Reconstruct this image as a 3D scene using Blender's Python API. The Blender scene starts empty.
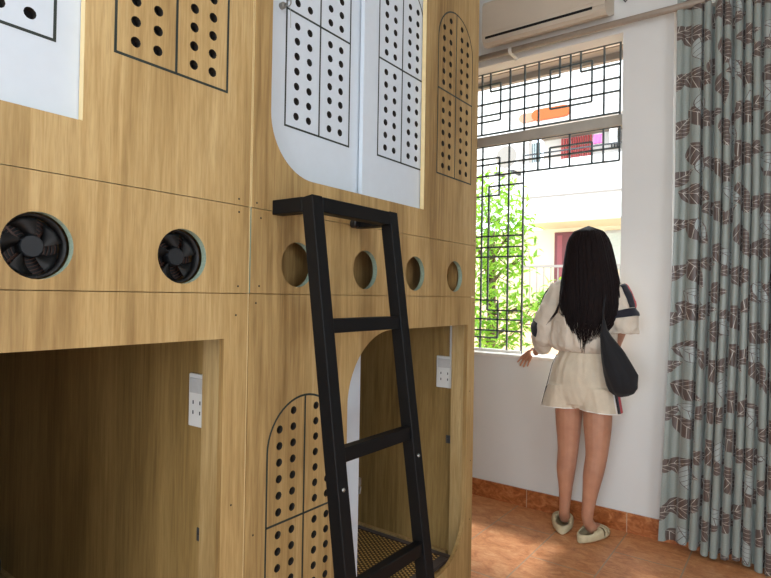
import bpy, bmesh, math, random
from mathutils import Vector, Matrix, noise
random.seed(7)
PI = math.pi
SC = bpy.context.scene
COL = SC.collection

# ------------------------------------------------------------------ helpers
def lin(c):
    return tuple((v/255/12.92) if v/255 <= .04045 else ((v/255+.055)/1.055)**2.4 for v in c)

def tag(o, label=None, cat=None, group=None, kind=None):
    if label: o['label'] = label
    if cat: o['category'] = cat
    if group: o['group'] = group
    if kind: o['kind'] = kind
    return o

def empty(name, loc, label, cat, group=None, rz=0):
    o = bpy.data.objects.new(name, None)
    COL.objects.link(o)
    o.location = loc
    o.rotation_euler = (0, 0, rz)
    o.empty_display_size = .05
    return tag(o, label, cat, group)

def link(name, me, mat, parent=None, smooth=False):
    o = bpy.data.objects.new(name, me)
    COL.objects.link(o)
    if mat is not None:
        for m in (mat if isinstance(mat, (list, tuple)) else [mat]):
            me.materials.append(m)
    if smooth:
        for p in me.polygons:
            p.use_smooth = True
    if parent is not None:
        o.parent = parent
        # geometry is written in world coordinates: bring it into the parent's frame
        M = Matrix.Identity(4)
        chain = []
        p = parent
        while p is not None:
            chain.append(p.matrix_basis.copy()); p = p.parent
        for m in chain:
            M = m @ M
        me.transform(M.inverted())
    return o

def origin_to(o, pt):
    """move a parentless mesh object's origin"""
    o.data.transform(Matrix.Translation(-Vector(pt)))
    o.location = pt
    return o

class MB:
    def __init__(s):
        s.bm = bmesh.new()
    def box(s, a, b, bevel=0):
        x0, y0, z0 = [min(p, q) for p, q in zip(a, b)]
        x1, y1, z1 = [max(p, q) for p, q in zip(a, b)]
        vs = [s.bm.verts.new(v) for v in ((x0,y0,z0),(x1,y0,z0),(x1,y1,z0),(x0,y1,z0),(x0,y0,z1),(x1,y0,z1),(x1,y1,z1),(x0,y1,z1))]
        fs = [s.bm.faces.new([vs[i] for i in f]) for f in ((3,2,1,0),(4,5,6,7),(0,1,5,4),(1,2,6,5),(2,3,7,6),(3,0,4,7))]
        if bevel:
            es = list({e for f in fs for e in f.edges})
            bmesh.ops.bevel(s.bm, geom=es, offset=bevel, segments=2, affect='EDGES', profile=.5)
        return s
    def bar(s, p, q, w, h, up=(0,0,1), bevel=0):
        p, q = Vector(p), Vector(q)
        d = (q-p).normalized(); u = Vector(up)
        r = d.cross(u)
        if r.length < 1e-5: r = d.cross(Vector((1,0,0)))
        r.normalize(); u = r.cross(d).normalized()
        vs = []
        for c in (p, q):
            for a, b in ((-1,-1),(1,-1),(1,1),(-1,1)):
                vs.append(s.bm.verts.new(c+r*a*w/2+u*b*h/2))
        fs = [s.bm.faces.new([vs[i] for i in f]) for f in ((3,2,1,0),(4,5,6,7),(0,1,5,4),(1,2,6,5),(2,3,7,6),(3,0,4,7))]
        if bevel:
            es = list({e for f in fs for e in f.edges})
            bmesh.ops.bevel(s.bm, geom=es, offset=bevel, segments=2, affect='EDGES', profile=.5)
        return s
    def tube(s, pts, rad, n=10, cap=True, flat=1.0):
        pts = [Vector(p) for p in pts]
        rs = rad if isinstance(rad, (list, tuple)) else [rad]*len(pts)
        rings = []
        prev = None
        for i, p in enumerate(pts):
            d = (pts[min(i+1, len(pts)-1)]-pts[max(i-1, 0)]).normalized()
            if prev is None:
                a = Vector((0,0,1)) if abs(d.z) < .9 else Vector((1,0,0))
                prev = d.cross(a).normalized()
            u = (prev-d*prev.dot(d)).normalized(); prev = u
            v = d.cross(u)
            rings.append([s.bm.verts.new(p+(u*math.cos(t)+v*math.sin(t)*flat)*rs[i]) for t in [2*PI*k/n for k in range(n)]])
        s.skin(rings, cap)
        return s
    def skin(s, rings, cap=True, closed=True):
        n = len(rings[0])
        for a, b in zip(rings, rings[1:]):
            for k in range(n if closed else n-1):
                j = (k+1) % n
                s.bm.faces.new((a[k], a[j], b[j], b[k]))
        if cap:
            s.bm.faces.new(rings[0][::-1]); s.bm.faces.new(rings[-1])
    def loft(s, rings, cap=True, closed=True):
        rr = [[s.bm.verts.new(p) for p in r] for r in rings]
        s.skin(rr, cap, closed)
        return s
    def lathe(s, prof, c, axis='z', n=24, cap=False):
        """prof: (radius, height) pairs round centre c"""
        c = Vector(c)
        rr = []
        for r, h in prof:
            ring = []
            for k in range(n):
                t = 2*PI*k/n
                a, b = r*math.cos(t), r*math.sin(t)
                v = {'z': (a, b, h), 'x': (h, a, b), 'y': (b, h, a)}[axis]
                ring.append(s.bm.verts.new(c+Vector(v)))
            rr.append(ring)
        s.skin(rr, cap)
        return s
    def mesh(s, name='m'):
        bmesh.ops.recalc_face_normals(s.bm, faces=s.bm.faces)
        me = bpy.data.meshes.new(name)
        s.bm.to_mesh(me); s.bm.free()
        return me
    def build(s, name, mat, parent=None, smooth=False):
        return link(name, s.mesh(name), mat, parent, smooth)

def circle(c, r, n=24):
    return [(c[0]+r*math.cos(2*PI*k/n), c[1]+r*math.sin(2*PI*k/n)) for k in range(n)]

def rrect(u0, v0, u1, v1, rbl=0, rbr=0, rtr=0, rtl=0, n=14):
    out = []
    for cx, cy, r, a0 in ((u0, v0, rbl, PI), (u1, v0, rbr, 1.5*PI), (u1, v1, rtr, 0), (u0, v1, rtl, .5*PI)):
        if r == 0:
            out.append((cx, cy)); continue
        ox = cx+r if cx == u0 else cx-r
        oy = cy+r if cy == v0 else cy-r
        for k in range(n+1):
            a = a0+.5*PI*k/n
            out.append((ox+r*math.cos(a), oy+r*math.sin(a)))
    return out

def panel(name, loops, x, th, mat, edge, parent):
    """board standing in the plane X=x (its front face), th thick towards -X; loops in (Y, Z), first is the outline"""
    cu = bpy.data.curves.new(name, 'CURVE')
    cu.dimensions = '2D'; cu.fill_mode = 'BOTH'; cu.extrude = th/2
    for lp in loops:
        sp = cu.splines.new('POLY'); sp.points.add(len(lp)-1); sp.use_cyclic_u = True
        for i, (u, v) in enumerate(lp):
            sp.points[i].co = (u, v, 0, 1)
    tmp = bpy.data.objects.new('tmp', cu)
    COL.objects.link(tmp)
    dg = bpy.context.evaluated_depsgraph_get(); dg.update()
    me = bpy.data.meshes.new_from_object(tmp.evaluated_get(dg))
    bpy.data.objects.remove(tmp); bpy.data.curves.remove(cu)
    me.materials.clear()
    for v in me.vertices:
        u, w, h = v.co
        v.co = (x-th/2+h, u, w)
    bm = bmesh.new(); bm.from_mesh(me)
    bmesh.ops.remove_doubles(bm, verts=bm.verts, dist=1e-6)
    bmesh.ops.recalc_face_normals(bm, faces=bm.faces)
    for f in bm.faces:
        f.material_index = 0 if abs(f.normal.x) > .5 else 1
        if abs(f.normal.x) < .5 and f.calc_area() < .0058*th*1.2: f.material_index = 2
        f.smooth = False
    bm.to_mesh(me); bm.free()
    return link(name, me, [mat, edge, M['hole_edge']], parent)

def frozen(o, mods):
    """apply modifiers to a mesh object and return the evaluated mesh"""
    for t, kw in mods:
        m = o.modifiers.new(t.lower(), t)
        for k, v in kw.items(): setattr(m, k, v)
    dg = bpy.context.evaluated_depsgraph_get(); dg.update()
    me = bpy.data.meshes.new_from_object(o.evaluated_get(dg))
    bpy.data.objects.remove(o)
    return me

# ------------------------------------------------------------------ materials
class NT:
    def __init__(s, name):
        s.m = bpy.data.materials.new(name); s.m.use_nodes = True
        s.t = s.m.node_tree; s.b = s.t.nodes['Principled BSDF']
    def n(s, t, **kw):
        x = s.t.nodes.new(t)
        for k, v in kw.items(): setattr(x, k, v)
        return x
    def l(s, a, b): s.t.links.new(a, b)
    def coord(s, kind='Object', scale=(1,1,1), rot=(0,0,0), loc=(0,0,0)):
        tc = s.n('ShaderNodeTexCoord'); mp = s.n('ShaderNodeMapping')
        mp.inputs['Scale'].default_value = scale; mp.inputs['Rotation'].default_value = rot; mp.inputs['Location'].default_value = loc
        if kind == 'World':
            g = s.n('ShaderNodeNewGeometry'); s.l(g.outputs['Position'], mp.inputs[0])
        else:
            s.l(tc.outputs[kind], mp.inputs[0])
        return mp.outputs[0]
    def noise(s, vec, scale, detail=4, rough=.55, dist=0):
        x = s.n('ShaderNodeTexNoise'); x.inputs['Scale'].default_value = scale; x.inputs['Detail'].default_value = detail
        x.inputs['Roughness'].default_value = rough; x.inputs['Distortion'].default_value = dist
        s.l(vec, x.inputs['Vector']); return x.outputs[0]
    def ramp(s, fac, stops):
        r = s.n('ShaderNodeValToRGB'); e = r.color_ramp.elements
        while len(e) < len(stops): e.new(.5)
        for i, (p, c) in enumerate(stops):
            e[i].position = p; e[i].color = (*c, 1)
        s.l(fac, r.inputs[0]); return r.outputs[0]
    def math(s, op, a, b=None, c=None):
        x = s.n('ShaderNodeMath', operation=op)
        for i, v in enumerate((a, b, c)):
            if v is None: continue
            if isinstance(v, (int, float)): x.inputs[i].default_value = v
            else: s.l(v, x.inputs[i])
        return x.outputs[0]
    def mix(s, fac, a, b, mode='MIX'):
        x = s.n('ShaderNodeMix', data_type='RGBA', blend_type=mode)
        for i, v in ((0, fac), (6, a), (7, b)):
            if isinstance(v, (int, float)): x.inputs[i].default_value = v
            elif isinstance(v, tuple): x.inputs[i].default_value = (*v[:3], 1)
            else: s.l(v, x.inputs[i])
        return x.outputs[2]
    def bump(s, h, strength=.2, dist=.002):
        x = s.n('ShaderNodeBump'); x.inputs['Strength'].default_value = strength; x.inputs['Distance'].default_value = dist
        s.l(h, x.inputs['Height']); s.l(x.outputs[0], s.b.inputs['Normal'])
    def col(s, c):
        if isinstance(c, tuple): s.b.inputs['Base Color'].default_value = (*c, 1)
        else: s.l(c, s.b.inputs['Base Color'])
    def rough(s, r): s.b.inputs['Roughness'].default_value = r

def simple(name, c, rough=.6, metal=0, var=.06, scale=30, bump=0, spec=None):
    m = NT(name); c = lin(c)
    v = m.noise(m.coord('Object'), scale, 3)
    lo = tuple(x*(1-var) for x in c); hi = tuple(min(1, x*(1+var)) for x in c)
    m.col(m.ramp(v, [(.3, lo), (.7, hi)])); m.rough(rough); m.b.inputs['Metallic'].default_value = metal
    if spec is not None: m.b.inputs['Specular IOR Level'].default_value = spec
    if bump: m.bump(v, bump)
    return m.m

def wood(name, dark, mid, light, off=0., rough=.5, vert=True):
    m = NT(name)
    sc = (1, 1, .055) if vert else (1, .055, 1)
    v = m.coord('World', scale=sc, loc=(off, off*1.7, off))
    vb = m.coord('World', scale=(1, 1, .16), loc=(off*2+3, off, 0))
    big = m.noise(vb, 5.5, 3, .5, .6)
    grain = m.noise(v, 55, 5, .62, .3)
    fine = m.noise(v, 230, 3, .6)
    a = m.math('ADD', m.math('MULTIPLY', big, .5), m.math('MULTIPLY', grain, .5))
    c = m.ramp(a, [(.33, lin(dark)), (.5, lin(mid)), (.66, lin(light))])
    c2 = m.mix(m.ramp(fine, [(.38, (.0,)*3), (.5, (.35,)*3)]), m.mix(.28, c, lin(dark)), c)
    f = m.ramp(fine, [(.36, (0,)*3), (.55, (1,)*3)])
    c3 = m.mix(f, m.mix(.3, c, lin(dark)), c)
    # broad planks of the laminate print
    sx = m.n('ShaderNodeSeparateXYZ'); g = m.n('ShaderNodeNewGeometry'); m.l(g.outputs['Position'], sx.inputs[0])
    s = m.math('ADD', sx.outputs[0], sx.outputs[1])
    cell = m.math('FLOOR', m.math('MULTIPLY', s, 11.))
    wn = m.n('ShaderNodeTexWhiteNoise', noise_dimensions='1D'); m.l(cell, wn.inputs['W'])
    br = m.math('ADD', m.math('MULTIPLY', wn.outputs[0], .16), .92)
    cc = m.n('ShaderNodeCombineXYZ')
    for i in range(3): m.l(br, cc.inputs[i])
    m.col(m.mix(1., c3, cc.outputs[0], 'MULTIPLY'))
    m.rough(rough); m.bump(fine, .08, .001)
    m.b.inputs['Specular IOR Level'].default_value = .35
    return m.m

M = {}
M['oak'] = wood('oak_laminate', (134,106,64), (174,145,95), (196,169,119))
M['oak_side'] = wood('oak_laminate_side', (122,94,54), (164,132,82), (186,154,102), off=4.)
M['oak_inner_shade'] = wood('oak_laminate_inner_shade', (122,97,54), (160,131,80), (180,150,96), off=7.)  # same oak darkened: the inner wall's shade is put into the colour
M['edge'] = simple('cream_edge_band', (222,200,150), .5)
M['hole_edge'] = simple('dark_drilled_edge', (40,36,30), .8)  # near-black hole sides, shade of the small holes put into the colour
M['green_edge'] = simple('green_grey_board_core', (136,152,134), .8, var=.15, scale=200)
M['white_lam'] = simple('white_laminate', (202,212,221), .32, var=.015)
M['groove'] = simple('dark_green_groove', (36,46,42), .6)
M['dark'] = simple('dark_inside', (14,14,14), .9)
M['black_plastic'] = simple('black_plastic', (11,13,16), .5)
M['rib_brown'] = simple('brown_mesh_guard', (84,54,42), .5)
M['blue_grey2'] = simple('dull_grey_metal', (84,84,84), .5, .4)
M['switch'] = simple('grey_white_switch', (196,196,192), .4)
M['blade'] = simple('black_fan_blade', (6,7,9), .6)
M['hub'] = simple('charcoal_fan_hub', (24,28,33), .5)
M['ladder'] = simple('black_powder_coat', (5,6,8), .55, var=.25, scale=12, spec=.25)
M['steel'] = simple('worn_steel', (150,150,145), .35, .8)
M['screw'] = simple('dark_screw', (70,60,50), .4, .6)
M['socket'] = simple('white_plastic', (226,226,220), .35, var=.01)
M['socket_hole'] = simple('socket_slot', (18,18,18), .6)
M['ivory'] = simple('ivory_plastic', (196,184,166), .45, var=.03, scale=6)
M['rod'] = simple('taupe_rod', (150,138,124), .4)
M['grille'] = simple('grey_painted_iron', (82,92,94), .5, var=.12)
M['frame'] = simple('grey_white_window_frame', (176,172,162), .55, var=.1, scale=8)
M['sill'] = simple('white_sill_paint', (232,230,224), .5)
M['skin'] = None
M['hair'] = None

def m_wall(name='wall_paint', c=(214,216,214)):
    m = NT(name); c = lin(c)
    n1 = m.noise(m.coord('World'), 2.2, 4); n2 = m.noise(m.coord('World'), 60, 3)
    m.col(m.ramp(n1, [(.3, tuple(x*.95 for x in c)), (.7, c)])); m.rough(.75); m.bump(n2, .12, .003)
    return m.m
M['wall'] = m_wall(c=(226,227,224))
M['ceiling'] = m_wall('ceiling_paint', (228,228,224))

def m_floor():
    m = NT('terracotta_tile')
    v = m.coord('World', loc=(0.285, -2.845, 0))
    sx = m.n('ShaderNodeSeparateXYZ'); m.l(v, sx.inputs[0])
    cb = m.n('ShaderNodeCombineXYZ'); m.l(sx.outputs[1], cb.inputs[0]); m.l(sx.outputs[0], cb.inputs[1])
    b = m.n('ShaderNodeTexBrick'); b.offset = .5
    b.inputs['Scale'].default_value = 1; b.inputs['Brick Width'].default_value = .66; b.inputs['Row Height'].default_value = .335
    b.inputs['Mortar Size'].default_value = .0035; b.inputs['Mortar Smooth'].default_value = .2
    b.inputs['Color1'].default_value = (.9,.9,.9,1); b.inputs['Color2'].default_value = (1,1,1,1); b.inputs['Mortar'].default_value = (0,0,0,1)
    m.l(cb.outputs[0], b.inputs['Vector'])
    w = m.coord('World', scale=(1, 1.6, 1), rot=(0, 0, .5))
    n1 = m.noise(w, 9, 6, .62, 1.4); n2 = m.noise(w, 38, 4, .6, 1.5)
    a = m.math('ADD', m.math('MULTIPLY', n1, .65), m.math('MULTIPLY', n2, .35))
    c = m.ramp(a, [(.34, lin((178,112,66))), (.48, lin((208,142,92))), (.58, lin((220,160,110))), (.7, lin((232,186,142)))])
    c = m.mix(1., c, b.outputs['Color'], 'MULTIPLY')
    c = m.mix(b.outputs['Fac'], c, lin((168,146,122)))
    m.col(c)
    m.l(m.math('ADD', m.math('MULTIPLY', n1, .16), .27), m.b.inputs['Roughness'])
    m.bump(m.math('SUBTRACT', m.math('MULTIPLY', n2, .25), b.outputs['Fac']), .25, .002)
    return m.m
M['floor'] = m_floor()

def m_base():
    m = NT('terracotta_skirting')
    w = m.coord('World', scale=(1, 1, 1.6))
    n1 = m.noise(w, 16, 6, .62, 1.6)
    c = m.ramp(n1, [(.3, lin((126,68,34))), (.5, lin((168,98,52))), (.7, lin((198,134,86)))])
    sx = m.n('ShaderNodeSeparateXYZ'); m.l(m.coord('World', loc=(.23, 0, 0)), sx.inputs[0])
    f = m.math('FRACT', m.math('DIVIDE', sx.outputs[0], .608))
    j = m.math('LESS_THAN', f, .006)
    m.col(m.mix(j, c, lin((190,170,150)))); m.rough(.35)
    return m.m
M['base'] = m_base()

def m_fabric(name, c, sc=500, rough=.85, var=.1, sheen=.2):
    m = NT(name); c = lin(c)
    n1 = m.noise(m.coord('Object'), sc, 2); n2 = m.noise(m.coord('Object'), 14, 4)
    a = m.math('ADD', m.math('MULTIPLY', n1, .5), m.math('MULTIPLY', n2, .5))
    m.col(m.ramp(a, [(.35, tuple(x*(1-var) for x in c)), (.65, tuple(min(1, x*(1+var)) for x in c))])); m.rough(rough)
    m.b.inputs['Sheen Weight'].default_value = sheen
    m.bump(n1, .15, .001)
    return m.m
M['cream_cloth'] = m_fabric('cream_cloth', (214,204,188))
M['cream_shorts'] = m_fabric('cream_shorts_cloth', (214,202,180))
M['navy_cloth'] = m_fabric('navy_cloth', (22,24,38))
M['red_cloth'] = m_fabric('red_cloth', (190,50,60))
M['white_cloth'] = m_fabric('white_piping', (240,238,232))
M['black_cloth'] = m_fabric('black_bag_cloth', (20,22,27), sheen=.1)
M['brown_cloth'] = m_fabric('orange_brown_cloth', (120,70,30))
M['foam'] = simple('cream_foam', (196,184,150), .6, var=.15, scale=20)

def m_skin():
    m = NT('skin')
    n1 = m.noise(m.coord('Object'), 12, 4)
    m.col(m.ramp(n1, [(.3, lin((176,126,100))), (.7, lin((194,144,116)))])); m.rough(.5)
    m.b.inputs['Subsurface Weight'].default_value = .1
    m.b.inputs['Subsurface Radius'].default_value = (.02, .008, .004)
    m.b.inputs['Subsurface Scale'].default_value = .5
    return m.m
M['skin'] = m_skin()
def m_hair():
    m = NT('black_hair')
    n1 = m.noise(m.coord('Object', scale=(1, 1, .04)), 260, 3)
    m.col(m.ramp(n1, [(.3, lin((14,11,12))), (.7, lin((34,24,24)))])); m.rough(.6)
    m.bump(n1, .3, .002)
    return m.m
M['hair'] = m_hair(); M['hair'].node_tree.nodes['Principled BSDF'].inputs['Specular IOR Level'].default_value = .12

def m_mat():
    m = NT('woven_bamboo')
    sx = m.n('ShaderNodeSeparateXYZ'); m.l(m.coord('World', rot=(0, 0, .0)), sx.inputs[0])
    a = m.math('SINE', m.math('MULTIPLY', sx.outputs[0], 2*PI/.030)); b = m.math('SINE', m.math('MULTIPLY', sx.outputs[1], 2*PI/.020))
    p = m.math('MULTIPLY', a, b)
    m.col(m.ramp(p, [(.0, lin((70,48,24))), (.3, lin((150,112,56))), (.6, lin((240,206,130)))])); m.rough(.55); m.bump(p, .4, .002)
    return m.m
M['mat'] = m_mat()
M['mat_border'] = m_fabric('dark_brown_mat_border', (62,44,32))

def m_curtain():
    m = NT('leaf_pattern_curtain')
    uv = m.coord('UV')
    sx = m.n('ShaderNodeSeparateXYZ'); m.l(uv, sx.inputs[0])
    U, V = sx.outputs[0], sx.outputs[1]
    base = m.mix(m.noise(m.coord('UV', scale=(1, 1, 1)), 220, 2), lin((126,137,132)), lin((152,161,155)))
    def leaf(cw, ch, ou, ov, ang, hl, hw, seed, keep=1.0):
        u = m.math('ADD', U, ou); v = m.math('ADD', V, ov)
        ci = m.math('FLOOR', m.math('DIVIDE', u, cw))
        wc = m.n('ShaderNodeTexWhiteNoise', noise_dimensions='1D'); m.l(m.math('ADD', ci, seed*3.3), wc.inputs['W'])
        v = m.math('ADD', v, m.math('ADD', m.math('MULTIPLY', wc.outputs[0], ch*.35), m.math('MULTIPLY', ci, ch*.57)))
        ri = m.math('FLOOR', m.math('DIVIDE', v, ch))
        cb = m.n('ShaderNodeCombineXYZ'); m.l(ci, cb.inputs[0]); m.l(ri, cb.inputs[1]); cb.inputs[2].default_value = seed
        wn = m.n('ShaderNodeTexWhiteNoise', noise_dimensions='3D'); m.l(cb.outputs[0], wn.inputs['Vector'])
        r = m.n('ShaderNodeSeparateColor'); m.l(wn.outputs['Color'], r.inputs[0])
        x = m.math('SUBTRACT', m.math('MULTIPLY', m.math('FRACT', m.math('DIVIDE', u, cw)), cw), cw/2)
        y = m.math('SUBTRACT', m.math('MULTIPLY', m.math('FRACT', m.math('DIVIDE', v, ch)), ch), ch/2)
        x = m.math('SUBTRACT', x, m.math('MULTIPLY', m.math('SUBTRACT', r.outputs[0], .5), cw*.12))
        y = m.math('SUBTRACT', y, m.math('MULTIPLY', m.math('SUBTRACT', r.outputs[1], .5), ch*.15))
        an = m.math('ADD', m.math('MULTIPLY', m.math('SUBTRACT', r.outputs[2], .5), 1.3), ang)
        c, s_ = m.math('COSINE', an), m.math('SINE', an)
        a = m.math('ADD', m.math('MULTIPLY', x, c), m.math('MULTIPLY', y, s_))
        b = m.math('SUBTRACT', m.math('MULTIPLY', y, c), m.math('MULTIPLY', x, s_))
        t = m.math('DIVIDE', a, hl)
        w = m.math('MULTIPLY', m.math('SUBTRACT', 1., m.math('MULTIPLY', t, t)), m.math('MULTIPLY', m.math('SUBTRACT', 1.15, m.math('MULTIPLY', t, .45)), hw))
        ab = m.math('ABSOLUTE', b)
        ins = m.math('LESS_THAN', ab, w)
        rim = m.math('MULTIPLY', ins, m.math('GREATER_THAN', ab, m.math('SUBTRACT', w, .003)))
        mid = m.math('LESS_THAN', ab, .0014)
        k = m.math('SUBTRACT', m.math('MULTIPLY', a, 1.), m.math('MULTIPLY', ab, .8))
        vein = m.math('LESS_THAN', m.math('FRACT', m.math('DIVIDE', k, .026)), .10)
        vn = m.math('MULTIPLY', ins, m.math('MAXIMUM', mid, vein))
        return ins, rim, vn
    dark, pale = lin((84,70,64)), lin((182,178,168))
    c = base
    for args in ((.21, .21, 0, 0, .5, .096, .047, 1.), (.21, .26, .105, .1, -.5, .07, .032, 5.)):
        ins, rim, vn = leaf(*args)
        c = m.mix(ins, c, dark); c = m.mix(vn, c, pale)
    ins, rim, vn = leaf(.31, .33, .05, .1, 1.1, .075, .036, 9.)
    c = m.mix(ins, c, lin((156,166,164))); c = m.mix(m.math('MAXIMUM', rim, vn), c, dark)
    m.col(c); m.rough(.38); m.b.inputs['Sheen Weight'].default_value = .3
    m.b.inputs['Specular IOR Level'].default_value = .6
    return m.m
M['curtain'] = m_curtain()

def m_leaf():
    m = NT('leaf_green')
    oi = m.n('ShaderNodeNewGeometry')
    m.col(m.ramp(oi.outputs['Random Per Island'], [(0, lin((70,120,28))), (.5, lin((122,172,44))), (1, lin((176,206,76)))]))
    m.rough(.45)
    m.b.inputs['Transmission Weight'].default_value = 0
    tr = m.n('ShaderNodeBsdfTranslucent'); tr.inputs[0].default_value = (*lin((150,200,60)), 1)
    mx = m.n('ShaderNodeMixShader'); mx.inputs[0].default_value = .4
    out = m.t.nodes['Material Output']
    m.l(m.b.outputs[0], mx.inputs[1]); m.l(tr.outputs[0], mx.inputs[2]); m.l(mx.outputs[0], out.inputs[0])
    return m.m
M['leaf'] = m_leaf()
M['bark'] = simple('bark', (104,84,62), .9, var=.2)
M['plaster'] = m_wall('white_plaster_outside', (236,234,228))
M['cream_plaster'] = m_wall('cream_plaster_outside', (226,208,172))
M['tan_plaster'] = m_wall('tan_plaster_outside', (226,186,150))
M['concrete'] = m_wall('grey_concrete', (150,142,132))
M['red_wood'] = simple('dark_red_painted_wood', (104,46,46), .5)
M['red_metal'] = simple('red_metal_gate', (196,84,84), .5)
M['door_panel'] = simple('faded_red_door_panel', (138,66,68), .5)
M['orange'] = simple('orange_panel', (190,84,14), .5)
M['pale_orange'] = simple('faded_orange_panel', (190,130,100), .5)
M['blue_grey'] = simple('blue_grey_metal', (110,132,140), .5)
M['glass_dark'] = simple('curtained_glass', (186,190,176), .2)
M['pink'] = simple('pink_cloth', (226,110,170), .8)
M['iron_dark'] = simple('dark_iron', (60,62,64), .5)

# ------------------------------------------------------------------ the room
L = 3.495
T = .16
def struct(name, mb, mat):
    o = mb.build(name, mat); o['kind'] = 'structure'; return o
struct('floor', MB().box((-2.1, -2.6, -.1), (3.2, L+T, 0)), M['floor'])
struct('ceiling', MB().box((-2.1, -2.6, 3.42), (3.2, L+T, 3.55)), M['ceiling'])
W1 = (-.95, .325, .955, 2.93)
W2 = (.598, 1.95, .955, 2.985)
mb = MB()
mb.box((-2.1, L, 0), (W1[0], L+T, 3.42)); mb.box((W1[1], L, 0), (W2[0], L+T, 3.42)); mb.box((W2[1], L, 0), (3.2, L+T, 3.42))
mb.box((W1[0], L, 0), (W1[1], L+T, W1[2])); mb.box((W2[0], L, 0), (W2[1], L+T, W2[2]))
mb.box((W1[0], L, W1[3]), (W1[1], L+T, 3.42)); mb.box((W2[0], L, W2[3]), (W2[1], L+T, 3.42))
struct('wall_back', mb, M['wall'])
struct('wall_left', MB().box((-2.25, -2.6, 0), (-2.1, L+T, 3.42)), M['wall'])
# right wall has an unseen opening added for fill light, front wall (behind the camera) an assumed door opening
mb = MB(); mb.box((3.2, -2.6, 0), (3.35, -.8, 3.42)); mb.box((3.2, .8, 0), (3.35, L+T, 3.42)); mb.box((3.2, -.8, 2.3), (3.35, .8, 3.42)); mb.box((3.2, -.8, 0), (3.35, .8, .5))
struct('wall_right', mb, M['wall'])
mb = MB(); mb.box((-2.25, -2.75, 0), (.1, -2.6, 3.42)); mb.box((2.7, -2.75, 0), (3.35, -2.6, 3.42)); mb.box((.1, -2.75, 2.7), (2.7, -2.6, 3.42))
struct('wall_front', mb, M['wall'])
struct('baseboard_back', MB().box((-2.1, L-.012, 0), (3.2, L, .112)), M['base'])
struct('baseboard_left', MB().box((-2.1, -2.6, 0), (-2.088, L-.012, .112)), M['base'])

# grille coordinates were read on the wall face; the grille stands 0.12 m deeper
GK = 1.035
def gx(x): return 1.175+(x-1.175)*GK
def gz(z): return 1.35+(z-1.35)*GK
YG = L*GK
g1 = bpy.data.objects.new('window_1', None); COL.objects.link(g1); g1.location = (-.3, YG, W1[2]); g1['kind'] = 'structure'
sl = MB().box((W1[0], L-.006, W1[2]-.006), (W1[1], L+T+.03, W1[2]+.016), .003).build('window_sill', M['sill'], g1)
mb = MB()
mb.box((W1[0], YG-.02, gz(2.375)), (W1[1], YG+.03, gz(2.44)), .004)
mb.build('transom', M['frame'], g1)
XL = (W1[0]-1.175)/GK+1.175+.01; XR = .312
mb = MB(); t = .011
def H(z, a=XL, b=XR): mb.bar((gx(a), YG, gz(z)), (gx(b), YG, gz(z)), t, t)
def V(x, a, b): mb.bar((gx(x), YG, gz(a)), (gx(x), YG, gz(b)), t, t, up=(0,1,0))
# upper light
for z in (2.877, 2.667, 2.588, 2.458): H(z)
for x in (-.591, -.386, -.188, .016, .219, -.8): V(x, 2.458, 2.877)
V(-.284, .965, 2.877)
V(-.529, 2.877, 2.747); H(2.747, -.529, -.052); V(-.052, 2.747, 2.877)
V(-.454, 2.795, 2.545); H(2.795, XL, -.454); H(2.545, XL, -.454)
V(-.113, 2.805, 2.552); H(2.803, -.113, .147); V(.147, 2.803, 2.552); H(2.552, -.113, .147)
V(.079, 2.877, 2.749); H(2.749, .079, XR)
# row under the transom
for z in (2.375, 2.25, 2.172): H(z)
for x in (-.188, .016, .219): V(x, 2.172, 2.375)
V(-.11, 2.305, 2.172); H(2.305, -.11, .152); V(.152, 2.305, 2.172)
# left column
for x in (-.58, -.386, -.8): V(x, .975, 2.375)
H(2.29, XL, -.455); V(-.455, 2.29, 2.036); H(2.036, XL, -.455)
V(-.53, 2.099, 1.261); H(2.099, -.53, -.284); H(1.261, -.53, -.284)
for z in (1.76, 1.685, 1.62, 1.2, 1.125, .985): H(z, XL, -.284)
H(1.328, XL, -.454); V(-.454, 1.328, 1.076); H(1.076, XL, -.454)
V(XL, .975, 2.877); V(XR, 2.172, 2.877)
mb.build('iron_grille', M['grille'], g1)
mb = MB(); mb.box((W1[0], YG-.02, W1[2]+.016), (gx(-.284), YG+.012, W1[2]+.034)); mb.build('window_frame', M['sill'], g1)

g2 = bpy.data.objects.new('window_2', None); COL.objects.link(g2); g2.location = (1.2, YG, W2[2]); g2['kind'] = 'structure'
MB().box((W2[0], L-.006, W2[2]-.006), (W2[1], L+T+.03, W2[2]+.016), .003).build('window_sill', M['sill'], g2)
mb = MB()
for a, b in (((W2[0], YG-.02, W2[2]+.016), (W2[0]+.035, YG+.02, W2[3])), ((W2[1]-.035, YG-.02, W2[2]+.016), (W2[1], YG+.02, W2[3])), ((W2[0]+.035, YG-.02, W2[3]-.035), (W2[1]-.035, YG+.02, W2[3]))): mb.box(a, b, .003)
mb.build('window_frame', M['sill'], g2)
mb = MB()
for k in range(9): mb.bar((W2[0]+.065+k*.15, YG-.03, W2[2]+.02), (W2[0]+.065+k*.15, YG-.03, W2[3]-.01), t, t, up=(0,1,0))
for k in range(19): mb.bar((W2[0]+.003, YG-.03, W2[2]+.05+k*.105), (W2[1]-.003, YG-.03, W2[2]+.05+k*.105), t, t)
mb.build('iron_grille', M['grille'], g2)

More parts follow.
